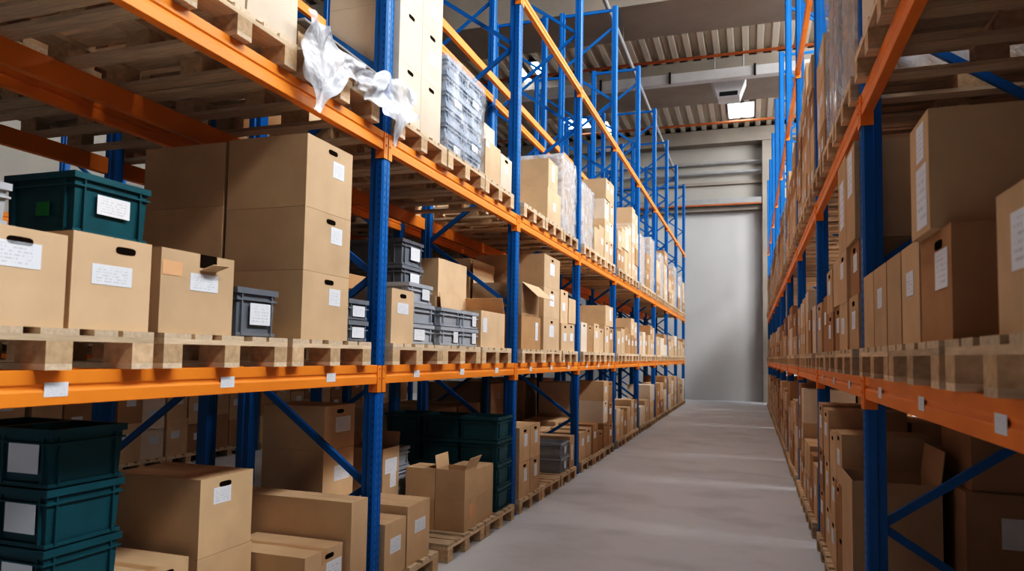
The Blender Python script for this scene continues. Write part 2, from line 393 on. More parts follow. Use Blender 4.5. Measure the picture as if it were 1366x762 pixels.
# ------------------------------------------------------------------ boxes and crates.  local frame: +x faces the aisle, y along it
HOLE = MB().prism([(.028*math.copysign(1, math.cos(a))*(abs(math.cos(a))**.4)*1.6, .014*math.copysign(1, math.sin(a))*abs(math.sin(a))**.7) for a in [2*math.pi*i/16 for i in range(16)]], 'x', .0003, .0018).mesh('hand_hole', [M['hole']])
def carton_body(d, w, h, mat):
    mb = MB().box(-d/2, d/2, -w/2, w/2, 0, h-.004)
    # two closing flaps leave a seam along the long way
    if d >= w:
        mb.box(-d/2, d/2, -w/2, -.002, h-.0042, h-.0005); mb.box(-d/2, d/2, .002, w/2, h-.0042, h-.0005)
    else:
        mb.box(-d/2, -.002, -w/2, w/2, h-.0042, h-.0005); mb.box(.002, d/2, -w/2, w/2, h-.0042, h-.0005)
    return mb
def carton_near(name, label, group, loc, rz, d, w, h, mat='tan', lab=None, hole=True, tape=False, open_=False, lab2=None, near_label=None, sticker=None):
    """lab: (centre y, centre z, width, height) of a white label on the aisle face, in box fractions / metres"""
    t = thing(name, label, 'box', loc, rz, group)
    if open_:
        th = .006
        mb = MB().box(-d/2, d/2, -w/2, w/2, 0, th).box(-d/2, -d/2+th, -w/2, w/2, th, h).box(d/2-th, d/2, -w/2, w/2, th, h).box(-d/2+th, d/2-th, -w/2, -w/2+th, th, h).box(-d/2+th, d/2-th, w/2-th, w/2, th, h)
        mb.obj('body', M[mat], t)
        for (ax, an) in open_:
            f = MB(); L_ = min(.24, w*.5 if ax in '+x-x' else d*.5)
            if ax in ('+x', '-x'):
                s_ = 1 if ax == '+x' else -1
                e = Vector((s_*math.sin(an), 0, math.cos(an)))*min(w, d)*.42
                a0 = Vector((s_*(d/2-.003), -w/2+.004, h)); a1 = Vector((s_*(d/2-.003), w/2-.004, h)); n_ = Vector((-s_*math.cos(an), 0, math.sin(an)))*.005
            else:
                s_ = 1 if ax == '+y' else -1
                e = Vector((0, s_*math.sin(an), math.cos(an)))*min(w, d)*.42
                a0 = Vector((-d/2+.004, s_*(w/2-.003), h)); a1 = Vector((d/2-.004, s_*(w/2-.003), h)); n_ = Vector((0, -s_*math.cos(an), math.sin(an)))*.005
            f.add([a0, a1, a1+e, a0+e, a0+n_, a1+n_, a1+e+n_, a0+e+n_], [(0, 1, 2, 3), (7, 6, 5, 4), (0, 4, 5, 1), (1, 5, 6, 2), (2, 6, 7, 3), (3, 7, 4, 0)])
            f.obj('flap', M[mat], t)
    else:
        carton_body(d, w, h, mat).obj('body', M[mat], t)
    if tape:
        if d >= w: MB().box(-d/2-.0012, d/2+.0012, -.026, .026, h-.0004, h+.0006).box(d/2+.0002, d/2+.0014, -.026, .026, h-.08, h+.0006).box(-d/2-.0014, -d/2-.0002, -.026, .026, h-.08, h+.0006).obj('tape', M['tape'], t)
        else: MB().box(-.026, .026, -w/2-.0012, w/2+.0012, h-.0004, h+.0006).box(-.026, .026, -w/2-.0014, -w/2-.0002, h-.08, h+.0006).obj('tape', M['tape'], t)
    if hole:
        o = link('hand_hole', HOLE, t); o.location = (d/2, 0 if hole is True else hole, h-.045)
    for L_ in (lab, lab2):
        if L_:
            cy, cz, lw, lh = L_
            MB().box(d/2+.0003, d/2+.0018, cy-lw/2, cy+lw/2, cz-lh/2, cz+lh/2).obj('paper_label', M['paper'], t)
    if near_label:
        cx, cz, lw, lh = near_label
        s_ = -1 if True else 1
        MB().box(cx-lw/2, cx+lw/2, -w/2-.0018, -w/2-.0003, cz-lh/2, cz+lh/2).obj('paper_label', M['plainpaper'], t)
    if sticker:
        cy, cz, lw, lh = sticker
        MB().box(d/2+.0003, d/2+.0018, cy-lw/2, cy+lw/2, cz-lh/2, cz+lh/2).obj('sticker', M['redstick'], t)
    return t
FAR = []
def carton_far(label, group, loc, rz, d, w, h, mat='tan', lab=None):
    mb = MB().box(-d/2, d/2, -w/2, w/2, 0, h)
    if lab:
        cy, cz, lw, lh = lab
        mb.box(d/2+.0003, d/2+.002, cy-lw/2, cy+lw/2, cz-lh/2, cz+lh/2, 1)
    o = mb.obj('cardboard_box', [M[mat], M['plainpaper']]); o.location = loc; o.rotation_euler = (0, 0, rz); FAR.append(o)
    return tag(o, label, 'box', group)
def crate(label, group, loc, rz, d, w, h, mat='grey', lab=None, parts=True, lab_near=None, stick=None, labx='paper'):
    """open stacking bin: tapered walls, ribs, rim, base"""
    t = thing('plastic_crate', label, 'crate', loc, rz, group)
    th, tp = .006, .008
    mb = MB()
    def shell(x0, x1, y0, y1, xa, xb, ya, yb, z0, z1):
        return [(x0, y0, z0), (x1, y0, z0), (x1, y1, z0), (x0, y1, z0), (xa, ya, z1), (xb, ya, z1), (xb, yb, z1), (xa, yb, z1)]
    d0, w0 = d/2-.012-tp, w/2-.012-tp; d1, w1 = d/2-.012, w/2-.012
    o_ = shell(-d0, d0, -w0, w0, -d1, d1, -w1, w1, 0, h-.002)
    i_ = shell(-d0+th, d0-th, -w0+th, w0-th, -d1+th, d1-th, -w1+th, w1-th, th, h-.002)
    b = len(mb.v)
    mb.add(o_+i_, [(3, 2, 1, 0), (0, 1, 5, 4), (1, 2, 6, 5), (2, 3, 7, 6), (3, 0, 4, 7), (8, 9, 10, 11), (9, 8, 12, 13), (10, 9, 13, 14), (11, 10, 14, 15), (8, 11, 15, 12), (4, 5, 13, 12), (5, 6, 14, 13), (6, 7, 15, 14), (7, 4, 12, 15)])
    if parts:
        for f in (-.72, .72):
            yy = f*w/2; xx = f*d/2
            for s_ in (1, -1):
                mb.box(*(sorted((s_*(d0-.001), s_*(d/2-.003)))), yy-.004, yy+.004, .012, h-.028)
                mb.box(xx-.004, xx+.004, *(sorted((s_*(w0-.001), s_*(w/2-.003)))), .012, h-.028)
    mb.obj('body', M[mat], t)
    r = MB()
    for z0, z1, o in ((h-.03, h-.002, 0), (h-.062, h-.054, .002), (.004, .02, .008)):
        r.box(-d/2+o, d/2-o, -w/2+o, -w1+.001, z0, z1); r.box(-d/2+o, d/2-o, w1-.001, w/2-o, z0, z1)
        r.box(-d/2+o, -d1+.001, -w1+.001, w1-.001, z0, z1); r.box(d1-.001, d/2-o, -w1+.001, w1-.001, z0, z1)
    r.obj('rim', M[mat], t)
    if lab:
        cy, cz, lw, lh = lab
        MB().box(d/2-.0028, d/2-.0012, cy-lw/2, cy+lw/2, cz-lh/2, cz+lh/2).obj('paper_label', M[labx], t)
    if lab_near:
        cx, cz, lw, lh = lab_near
        MB().box(cx-lw/2, cx+lw/2, -w/2+.0012, -w/2+.0028, cz-lh/2, cz+lh/2).obj('paper_label', M['paper'], t)
    if stick:
        cx, cz, lw, lh = stick
        MB().box(cx-lw/2, cx+lw/2, -w/2+.0012, -w/2+.0028, cz-lh/2, cz+lh/2).obj('sticker', M['sticker'], t)
    return t

# world placement of something d deep (away from aisle), w along the aisle, by its aisle-face position and near edge
def spot(side, xface, ya, d, w, z):
    if SG[side] < 0: return (xface-d/2, ya+w/2, z), 0
    return (xface+d/2, ya+w/2, z), math.pi
def BX(side, label, xface, ya, d, w, z, h, far=False, group='cardboard boxes in the racks', rz=0, **k):
    loc, r = spot(side, xface, ya, d, w, z)
    if side in 'RQ' and k.get('near_label') is None: pass
    if far: return carton_far(label, group, loc, r+rz, d, w, h, k.get('mat', 'tan'), k.get('lab'))
    return carton_near('cardboard_box', label, group, loc, r+rz, d, w, h, **k)
def CR(side, label, xface, ya, d, w, z, h, group='plastic crates in the racks', rz=0, **k):
    loc, r = spot(side, xface, ya, d, w, z)
    return crate(label, group, loc, r+rz, d, w, h, **k)
#BUILD#
# ------------------------------------------------------------------ film
def drape(name, label, grid, mat='film', cat='plastic film', group=None, thick=0):
    """grid: rows of points"""
    mb = MB(); n = len(grid[0])
    mb.v = [tuple(p) for r in grid for p in r]
    for i in range(len(grid)-1):
        for j in range(n-1): mb.f.append((i*n+j, i*n+j+1, (i+1)*n+j+1, (i+1)*n+j)); mb.m.append(0)
    o = mb.obj(name, M[mat], None, smooth=True)
    s = o.modifiers.new('s', 'SUBSURF'); s.levels = s.render_levels = 2
    return tag(o, label, cat, group)
def wrap_shell(x0, x1, y0, y1, z0, z1, seed, parent=None, name='stretch_film', mat='film'):
    """loose film sleeve round a load with folds"""
    r = random.Random(seed); mb = MB(); ring = []
    n = 9
    for s in range(4):
        for i in range(n):
            t = i/n
            p = [(x0+(x1-x0)*t, y0), (x1, y0+(y1-y0)*t), (x1-(x1-x0)*t, y1), (x0, y1-(y1-y0)*t)][s]; ring.append(p)
    rows = 9; cx, cy = (x0+x1)/2, (y0+y1)/2
    vs = []
    for k in range(rows+1):
        z = z0+(z1-z0)*k/rows
        for (px, py) in ring:
            e = r.uniform(0, .018); vs.append((px+math.copysign(e, px-cx), py+math.copysign(e, py-cy), z+(r.uniform(-.03, .03) if 0 < k < rows else 0)))
    m = len(ring); fs = [(k*m+i, k*m+(i+1) % m, (k+1)*m+(i+1) % m, (k+1)*m+i) for k in range(rows) for i in range(m)]
    vs.append((cx, cy, z1+.01)); fs += [(rows*m+i, rows*m+(i+1) % m, len(vs)-1) for i in range(m)]
    mb.add(vs, fs)
    return mb.obj(name, M[mat], parent, smooth=True)

# ------------------------------------------------------------------ automatic loads
ZL = {'floor': .146, 'mid': MT_+.146, 'upper': UT_+.146}
TW = ['bottom', 'second', 'third', 'fourth', 'fifth', 'sixth']
MW = {'tan': 'tan', 'pale': 'pale', 'brown': 'brown'}
def column(side, lev, bay, slot, row, col, xface, y, d, w, hs, far, mats=None, labs=True, hole=True, r=R):
    z = ZL[lev]
    for i, h in enumerate(hs):
        mat = mats[i] if mats else r.choice(['tan', 'tan', 'tan', 'tan', 'pale', 'brown', 'brown'])
        tier = TW[i] if i < len(hs)-1 or len(hs) == 1 else 'top'
        has = labs and r.random() < .75
        lw = min(.15, w*.45)
        lab = (r.uniform(-.1, .1)*w, h*r.uniform(.5, .68), lw, lw*.68) if has else None
        jx, jy = r.uniform(0, .02), 0
        text = '%s %sbox, %s %s, %s tier, %s pallet, %s' % (MW[mat], 'labelled ' if has else '', row, col, tier, ORD[slot], where(side, lev, bay, slot))
        xf = xface+SG[side]*jx
        ww = w-r.uniform(.004, .02)
        if far: BX(side, text, xf, y+.005, d-.02, ww, z, h, far=True, mat=mat, lab=lab)
        else: BX(side, text, xf, y+.005, d-.02, ww, z, h, mat=mat, lab=lab, hole=hole and r.random() < .8, tape=r.random() < .5, rz=r.uniform(-.008, .008))
        z += h+.001
def face(side): return FRONT[side]+SG[side]*.03
def fill(side, lev, bay, slot, H, cols=2, back=True, far=True, dep=.56, labs=True, seed=0, y_in=0, mats=None, wide=.79):
    r = random.Random(hash((side, lev, bay, slot, seed)) & 0xffff) if False else random.Random(sum(ord(c) for c in side+lev)*131+bay*17+slot*5+seed)
    y = slot_y(side, bay, slot)+.005+y_in
    ws = (wide-y_in)/cols
    names = ['whole'] if cols == 1 else ['near', 'far'] if cols == 2 else ['near', 'centre', 'far']
    for c in range(cols):
        Hc = H[c] if isinstance(H, (list, tuple)) else H*r.uniform(.9, 1.02)
        if Hc < .1: continue
        n = max(1, round(Hc/.36)); hs = [Hc/n*r.choice([.9, 1, 1.1]) for _ in range(n)]; s = Hc/sum(hs); hs = [h*s for h in hs]
        column(side, lev, bay, slot, 'front', names[c], face(side), y+c*ws, dep, ws, hs, far, labs=labs, r=r, mats=mats)
    if back:
        Hb = (max(H) if isinstance(H, (list, tuple)) else H)*(back if not isinstance(back, bool) else r.uniform(.85, 1.05))
        n = max(1, round(Hb/.5))
        column(side, lev, bay, slot, 'rear', 'whole', face(side)+SG[side]*(dep+.01), y, .56, wide-y_in, [Hb/n]*n, True, labs=False, r=r)
def wrapped(side, lev, bay, slot, H, seed=0, y_in=0, mat='tan', w=.78):
    y = slot_y(side, bay, slot)+.01+y_in; z = ZL[lev]; r = random.Random(seed)
    (loc, rz) = spot(side, face(side), y, 1.1, w-y_in, z)
    t = thing('wrapped_pallet_load', 'tall film wrapped load of boxes, %s pallet, %s' % (ORD[slot], where(side, lev, bay, slot)), 'wrapped load', loc, rz, 'film wrapped loads')
    ww = w-y_in-.05
    carton_body(1.03, ww, H-.02, mat).obj('load', M[mat], t)
    wrap_shell(-.53, .53, -ww/2-.008, ww/2+.008, .004, H, seed, t)
    return t

# pallets everywhere something stands
NEARP = {('L', l, b) for l in ('floor', 'mid', 'upper') for b in (-1, 0)} | {('L', 'mid', 1), ('R', 'mid', -1), ('R', 'mid', 0), ('R', 'upper', -1)}
SKIP = {('L', 'floor', 0, 1), ('L', 'floor', 0, 2)}
for side in 'LR':
    for lev in ('floor', 'mid', 'upper'):
        for bay in range(-1, 8):
            for slot in range(3):
                if (side, lev, bay, slot) in SKIP: continue
                if lev == 'floor' and side == 'R' and bay < 0 and slot == 0: continue
                pallet(side, lev, bay, slot, (side, lev, bay) in NEARP, dv=R.uniform(-.0, .015))
pallet('L', 'floor', 0, 1, True, dy=.16)
pallet('L', 'floor', 0, 2, True, dy=.15)

G1 = 'boxes on the first middle shelf'
# ---- lit rack, first bay, middle shelf
z = ZL['mid']; f = -2.27
tb = BX('L', 'open tan box with big white label and raised rear flap, cut by photo edge', f, 1.42, .42, .40, z, .325, lab=(-.02, .235, .25, .085), hole=.03, open_=[('-x', .12), ('-y', .3)])
BX('L', 'tan box with wide white label and hand hole, under the green crate', f, 1.84, .42, .345, z, .35, lab=(-.005, .205, .175, .075), hole=.05, mat='tan')
BX('L', 'tan box with torn flap hanging over its white label, beside the grey bin', f, 2.24, .42, .415, z, .36, lab=(.02, .235, .16, .08), hole=False, open_=[('+x', 2.3)]) if False else None
t = BX('L', 'tan box with notched front flap above its white label, beside small grey bin', f, 2.235, .42, .425, z, .35, lab=(.03, .225, .165, .075), hole=False)
MB().box(.2105, .2115, .0, .1, .29, .349).obj('notch', M['hole'], t)
MB().add([(.212, .0, .275), (.27, .015, .30), (.27, .115, .305), (.212, .1, .28), (.212, .0, .279), (.27, .015, .304), (.27, .115, .309), (.212, .1, .284)], [(0, 1, 2, 3), (7, 6, 5, 4), (0, 4, 5, 1), (1, 5, 6, 2), (2, 6, 7, 3), (3, 7, 4, 0)]).obj('flap', M['tan'], t)
MB().box(.2105, .2116, -.205, -.10, .24, .30).obj('sticker', M['redstick'], t)
CR('L', 'small dark grey bin with white label between two stacks of tan boxes', f, 2.69, .42, .30, z, .235, mat='dgrey', lab=(.02, .11, .15, .105), group='grey bins on the first middle shelf')
CR('L', 'lower of two small grey bins between box stack and first full blue upright', f-.01, 3.67, .42, .235, z, .13, mat='dgrey', lab=(0, .055, .14, .065))
CR('L', 'upper of two small grey bins between box stack and first full blue upright', f-.01, 3.67, .42, .235, z+.13, .13, mat='dgrey', lab=(0, .055, .14, .065))
hs = [.372, .345, .40]; zz = z
for i, (h, n) in enumerate(zip(hs, ('bottom', 'middle', 'top'))):
    BX('L', 'large tan box with white label, %s of the three stacked beside the small grey bin' % n, f, 3.19, .52, .455, zz, h, lab=(.08, h*.66, .115, .095), hole=.02, mat='tan', group='three box stack on the first middle shelf'); zz += h+.001
zz = z
for i, (h, n) in enumerate(zip([.35, .395, .365], ('bottom', 'middle', 'top'))):
    BX('L', 'large shaded box, %s of the stack behind the three labelled boxes' % n, -2.815, 3.19, .58, .55, zz, h, hole=False, mat='tan', far=False, group='rear box stack on the first middle shelf'); zz += h+.001
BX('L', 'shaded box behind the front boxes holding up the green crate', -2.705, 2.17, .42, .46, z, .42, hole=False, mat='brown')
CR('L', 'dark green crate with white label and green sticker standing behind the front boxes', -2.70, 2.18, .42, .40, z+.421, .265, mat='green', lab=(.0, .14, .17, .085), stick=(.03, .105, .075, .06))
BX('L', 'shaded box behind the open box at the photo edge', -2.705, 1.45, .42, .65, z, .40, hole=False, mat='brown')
CR('L', 'grey crate half hidden behind the green crate at the photo edge', -2.74, 1.53, .36, .42, z+.401, .17, mat='grey', lab=(.05, .09, .2, .07))
# ---- lit rack, first bay, upper shelf
z = ZL['upper']
for s, ys in ((0, (1.38, .39)), (0, (1.78, .39)), (1, (2.235, .425)), (1, (2.675, .385))):
    zz = z
    nm = {1.38: 'first', 1.78: 'second', 2.235: 'third', 2.675: 'fourth'}[ys[0]]
    for i, h in enumerate((.46, .42)):
        BX('L', 'pale box, %s tier of the %s stack on the first bay upper shelf' % (('bottom', 'top')[i], nm), f, ys[0], .56, ys[1], zz, h, mat='pale', hole=i == 0, lab=(.0, .3, .12, .09) if i else None, group='pale boxes on the first upper shelf'); zz += h+.001
tp = pallet('L', 'upper', -1, 2, True, z=z-.0, dv=.05, extra='second stacked '); 
sh = MB().box(-.34, .34, -.455, .455, 0, .018).obj('cardboard_sheet', M['sheet'], None, bevel=.004); sh.location = (-2.575, 3.535, z+.1455); tag(sh, 'grey layer sheet lying on the stacked pallets under crumpled film', 'sheet')
zz = z+.146
for i, (h, n) in enumerate(((.40, 'bottom'), (.40, 'top'))):
    BX('L', '%s tan box behind the crumpled film on the first upper shelf' % n, -2.95, 3.12, .46, .74, zz, h, hole=False, mat='tan'); zz += h+.001
# crumpled film hanging over the shelf front
rr = random.Random(5); grid = []
def lerp_tab(t, u):
    for (u0, v0), (u1, v1) in zip(t, t[1:]):
        if u <= u1: return v0+(v1-v0)*(u-u0)/(u1-u0)
    return t[-1][1]
ztab = [(0, 3.42), (.22, 3.40), (.36, 3.35), (.46, 3.335), (.56, 3.34), (.66, 3.42), (.78, 3.43), (1, 3.36)]
btab = [(0, 3.10), (.06, 3.04), (.10, 2.93), (.17, 2.93), (.20, 3.05), (.24, 3.06), (.29, 3.19), (.45, 3.19), (.62, 3.17), (.76, 3.14), (.80, 3.05), (.845, 2.98), (.875, 3.06), (.90, 3.18), (.95, 3.20), (1, 3.27)]
ny, nz_ = 46, 14
for i in range(nz_+1):
    row = []
    for j in range(ny+1):
        u = j/ny; s_ = i/nz_
        zt = lerp_tab(ztab, u)+.012*math.sin(u*40); zb = lerp_tab(btab, u)+rr.uniform(-.03, .02)*(i == nz_)
        pz = zt+(zb-zt)*s_+.02*math.sin(u*23+s_*5)*s_*(1-s_)*2
        px = -2.195+.022*math.sin(u*37+s_*4.0+math.sin(u*11)*2)+.02*math.sin(s_*9+u*17)+rr.uniform(-.012, .012)
        row.append((max(px, -2.230), 3.02+u*1.28+.02*math.sin(s_*7+u*20)+rr.uniform(-.008, .008), pz))
    grid.append(row)
drape('plastic_film', 'crumpled clear plastic film hanging over the upper shelf beam beside blue upright', grid, 'film2')
# ---- lit rack, second bay, upper shelf
ys0 = slot_y('L', 0, 0)
zz = z
for i, h in enumerate((.40, .40, .34, .34)):
    for c, nm in ((0, 'near'), (1, 'far')):
        BX('L', 'pale white labelled box, %s tier, %s column beside the film wrapped crates' % (TW[i] if i < 3 else 'top', nm), f+.01, ys0+.005+c*.345, .56, .34, zz, h, mat='pale', lab=(.03, h*.5, .15, .10) if (i+c) % 4 != 1 else None, hole=True, group='pale box stack beside the wrapped crates')
    zz += h+.001
zz = z; ys1 = slot_y('L', 0, 1)
for i in range(6):
    for c, nm in ((0, 'near'), (1, 'far')):
        CR('L', 'blue grey crate inside clear film, %s tier, %s column' % (['bottom', 'second', 'third', 'fourth', 'fifth', 'top'][i], nm), f-.01, ys1+.02+c*.385, .58, .38, zz, .128, mat='cblue', lab=(.05, .06, .14, .06) if (i*2+c) % 3 == 0 else None, group='crates in film on the second upper shelf', labx='plainpaper')
    zz += .1285
o = wrap_shell(-2.88, -2.262, ys1+.008, ys1+.795, z+.002, zz+.01, 3, mat='film3'); tag(o, 'clear stretch film wound round the stack of blue grey crates', 'plastic film')
ys2 = slot_y('L', 0, 2)
BX('L', 'tan box with white paper tape stripe below the smaller box, near second full upright', f, ys2+.03, .5, .40, z, .35, mat='tan', hole=False, lab=(-.15, .31, .1, .05))
BX('L', 'pale box with hand hole beside the taped box on second upper shelf', f, ys2+.44, .5, .33, z, .33, mat='pale', lab=(0, .2, .1, .07))
BX('L', 'small pale box on top of the taped box beside the wrapped crates', f-.03, ys2+.06, .42, .28, z+.351, .16, mat='pale', hole=False)
BX('L', 'tan box behind the taped box on the second upper shelf', f-.52, ys2+.03, .56, .74, z, .36, mat='tan', far=True)
# ---- lit rack, second bay, middle shelf
z = ZL['mid']
BX('L', 'upright tan box with round hole and white label just beyond first full upright', f, ys0+.015, .40, .325, z, .37, lab=(0, .24, .16, .075), hole=True)
zz = z
for i in range(4):
    CR('L', 'dark grey crate with white label, %s of four stacked behind the wide grey crates' % ('bottom', 'second', 'third', 'top')[i], -2.72, ys1+.19, .58, .40, zz, .222, mat='dgrey', lab=(.04, .11, .17, .11), group='dark grey crate stack'); zz += .2225
for i in range(2):
    n = ('lower', 'upper')[i]
    CR('L', 'grey crate with white label, %s tier next to the upright tan box' % n, f-.03, ys0+.36, .40, .40, z+i*.15, .1495, mat='grey', lab=(-.05, .07, .17, .08) if i == 0 else None, group='grey crates beside the upright tan box')
for i in range(2):
    for c in range(2):
        n = ('lower', 'upper')[i]
        CR('L', 'wide grey crate, %s tier, %s of the pair on the second pallet' % (n, ('near', 'far')[c]), f-.01, ys1+.02+c*.40, .40, .395, z+i*.15, .1495, mat='grey', lab=(.10, .07, .09, .09) if c == 1 or i == 0 else None, group='wide grey crates on the second middle shelf')
CR('L', 'topmost grey crate with white label on the grey crates', f-.05, ys0+.36, .38, .40, z+.30, .15, mat='grey', lab=(.08, .075, .12, .08))
BX('L', 'tan box with open raised flaps and taped side next to grey crates', f-.01, ys2+.03, .40, .64, z, .33, lab=(-.22, .2, .1, .13), hole=False, open_=[('-x', .1), ('+y', -.4)])
BX('L', 'lower tan box behind the open box next to grey crates', -2.73, 5.85, .50, .66, z, .46, hole=False)
BX('L', 'upper tan box behind the open box next to grey crates', -2.73, 5.90, .48, .68, z+.461, .36, hole=False)
BX('L', 'shaded box behind the upright tan box at the first full upright', -2.73, ys0+.05, .58, .70, z, .5, hole=False, mat='brown')
# ---- lit rack, third bay, middle shelf
y0_, y1_, y2_ = (slot_y('L', 1, s) for s in range(3))
BX('L', 'grey brown box under the box with a lifted flap', f, y0_+.03, .56, .70, z, .36, mat='brown', lab=(.2, .2, .1, .2), hole=False)
BX('L', 'tan box with lifted flap just beyond the second full upright', f, y0_+.03, .56, .62, z+.361, .34, hole=False, open_=[('+x', 2.3), ('-x', .04)])
BX('L', 'lower wide box behind the lifted flap box', -2.86, y0_+.02, .56, .76, z, .55, hole=False)
BX('L', 'upper wide box with white label and hand hole behind the lifted flap box', -2.86, y0_+.02, .56, .76, z+.551, .42, hole=True, lab=(-.05, .22, .26, .13))
zz = z
for i, h in enumerate((.38, .36, .38)):
    BX('L', 'tan box with white label, %s of tall stack beside the lifted flap box' % ('bottom', 'middle', 'top')[i], f, y1_+.04, .85, .70, zz, h, lab=(.0, h*.6, .2, .14), hole=True, group='tall stack on the third middle shelf'); zz += h+.001
fill('L', 'mid', 1, 2, [.78, .70], 2, True, False)
# third bay upper: first pallet stays empty
z = ZL['upper']
BX('L', 'tan box with film on it, top of stack on third bay upper shelf', f, y1_+.16, .8, .42, z+.401, .34, lab=(.0, .2, .12, .2), hole=False)
BX('L', 'tan box with white label, bottom of stack on third bay upper shelf', f, y1_+.14, .8, .60, z, .40, lab=(.0, .2, .12, .1), hole=False)
wrapped('L', 'upper', 1, 2, 1.0, 11)
# ---- lit rack, floor, first and second bay
z = ZL['floor']
for j, (xf, nm) in enumerate(((-2.58, 'front'), (-2.885, 'second'))):
    zz = z
    for i in range(5):
        CR('L', 'dark green crate, %s tier of the %s stack under the first beam' % (TW[i] if i < 4 else 'top', nm), xf, 2.04, .30, .36, zz, .232, mat='green', lab_near=(.01, .115, .165, .115), group='dark green crates under the first shelf'); zz += .2325
BX('L', 'large tan box with white label and hand hole beside the green crates, on another box', -2.66, 2.94, .60, .40, z+.42, .40, lab=(-.04, .30, .13, .085), hole=-.02, mat='tan')
BX('L', 'lower tan box carrying the large labelled box beside the green crates', -2.66, 2.94, .60, .41, z, .419, hole=False, mat='tan')
BX('L', 'flat tan box with taped lid and white label before the large flat box', f-.06, 3.385, .62, .38, z, .345, lab=(.10, .2, .16, .13), hole=.05, tape=True, mat='tan')
BX('L', 'tan box with hand hole between the green crates and large labelled box', -2.66, 2.44, .52, .44, z, .454, lab=(.15, .36, .1, .05), hole=.08, tape=True, mat='tan')
BX('L', 'large flat box standing on edge beside the first full upright', f-.02, 3.79, .95, .19, z, .575, hole=False, mat='tan')
CR('L', 'shallow grey crate in front of the large flat box at the photo bottom', -2.40, 3.79-.0, .4, .2, z, .1, mat='cblue') if False else None
for i, (h, zz) in enumerate(((.39, z), (.39, z+.391), (.315, z+.782))):
    BX('L', 'shaded box with white label, %s of the stack behind the large flat box' % ('bottom', 'middle', 'top')[i], -2.86, ys0+.17, .52, .40, zz, h, hole=i == 2, lab=(.04, h*.55, .2, .11), mat='tan', group='shaded stack behind the flat box')
BX('L', 'tan box with sloping lid, hand hole and label right beside the upright', f, ys0-.0+.01, .56, .30, z, .36, lab=(0, .2, .15, .10), hole=.0)
BX('L', 'tallest floor box with hand hole and white label at the pallet end', f, ys0+.33, .56, .36, z, .415, lab=(.02, .25, .17, .09), hole=.0)
BX('L', 'tan box with torn paper labels behind the pair beside the upright', -2.84, ys1+.175, .36, .28, z, .70, lab=(.0, .55, .2, .12), lab2=(.04, .43, .10, .12), hole=False, open_=[('+y', .2), ('-x', .5)])
zz = z
for i in range(4):
    CR('L', 'grey crate, %s of four stacked behind the boxes with torn labels' % ('bottom', 'second', 'third', 'top')[i], -2.90, ys1+.48, .36, .30, zz, .165, mat='grey', group='grey crates behind the floor boxes'); zz += .1655
for i in range(2):
    n = ('lower', 'upper')[i]
    op = {'open_': [('-x', .12), ('+x', .45)]} if i else {}
    BX('L', 'tan box, %s front one of the cluster with raised flaps on the bare pallet' % n, f, 5.53, .27, .27, z+i*.255, .254, hole=False, tape=not i, group='box cluster on the bare pallet', **op, **({'sticker': (.02, .15, .1, .12)} if not i else {}))
    BX('L', 'tan box, %s rear one of the cluster on the bare pallet' % n, f-.275, 5.52, .27, .27, z+i*.255, .254, hole=False, tape=True, group='box cluster on the bare pallet')
    BX('L', 'tan box, %s far one of the cluster beside the tall green crates' % n, f-.01, 5.805, .30, .44, z+i*.24, .239, hole=False, group='box cluster on the bare pallet')
for j, (xf, nm) in enumerate(((f, 'aisle side'), (f-.405, 'middle'), (f-.81, 'deepest'))):
    zz = z
    for i in range(4):
        CR('L', 'dark green crate, %s tier, %s stack before the second full upright' % (TW[i] if i < 3 else 'top', nm), xf, 6.33, .40, .42, zz, .222, mat='green', group='tall green crates before the second upright'); zz += .2225
# third bay floor
for c in range(2):
    for i in range(2):
        BX('L', 'tan box with hand hole and label, %s tier, %s pair beyond the green crates' % (('lower', 'upper')[i], ('near', 'far')[c]), f, y0_+.03+c*.38, .56, .37, z+i*.365, .364, lab=(.03, .22, .11, .13), hole=True, group='box pairs beyond the green crates')
for i in range(2):
    CR('L', 'grey crate, %s one of the near stack on the third bay floor' % ('lower', 'upper')[i], f-.30, y1_+.02, .5, .3, z+i*.17, .169, mat='grey', lab=(0, .08, .1, .09))
    CR('L', 'long grey crate, %s one by the third full upright' % ('lower', 'upper')[i], f, y2_+.08, .62, .42, z+i*.19, .189, mat='grey', lab=(0, .09, .1, .09))
BX('L', 'tan box behind grey crates on the third bay floor', f-.65, y2_+.04, .45, .7, z, .52, far=True)
BX('L', 'tan box behind small grey crates on the third bay floor', f-.82, y1_+.04, .30, .7, z, .46, far=True)
BX('L', 'narrow tan box between grey crate and third full upright', f, y2_+.52, .6, .26, z, .42, far=True, lab=(0, .2, .1, .2))
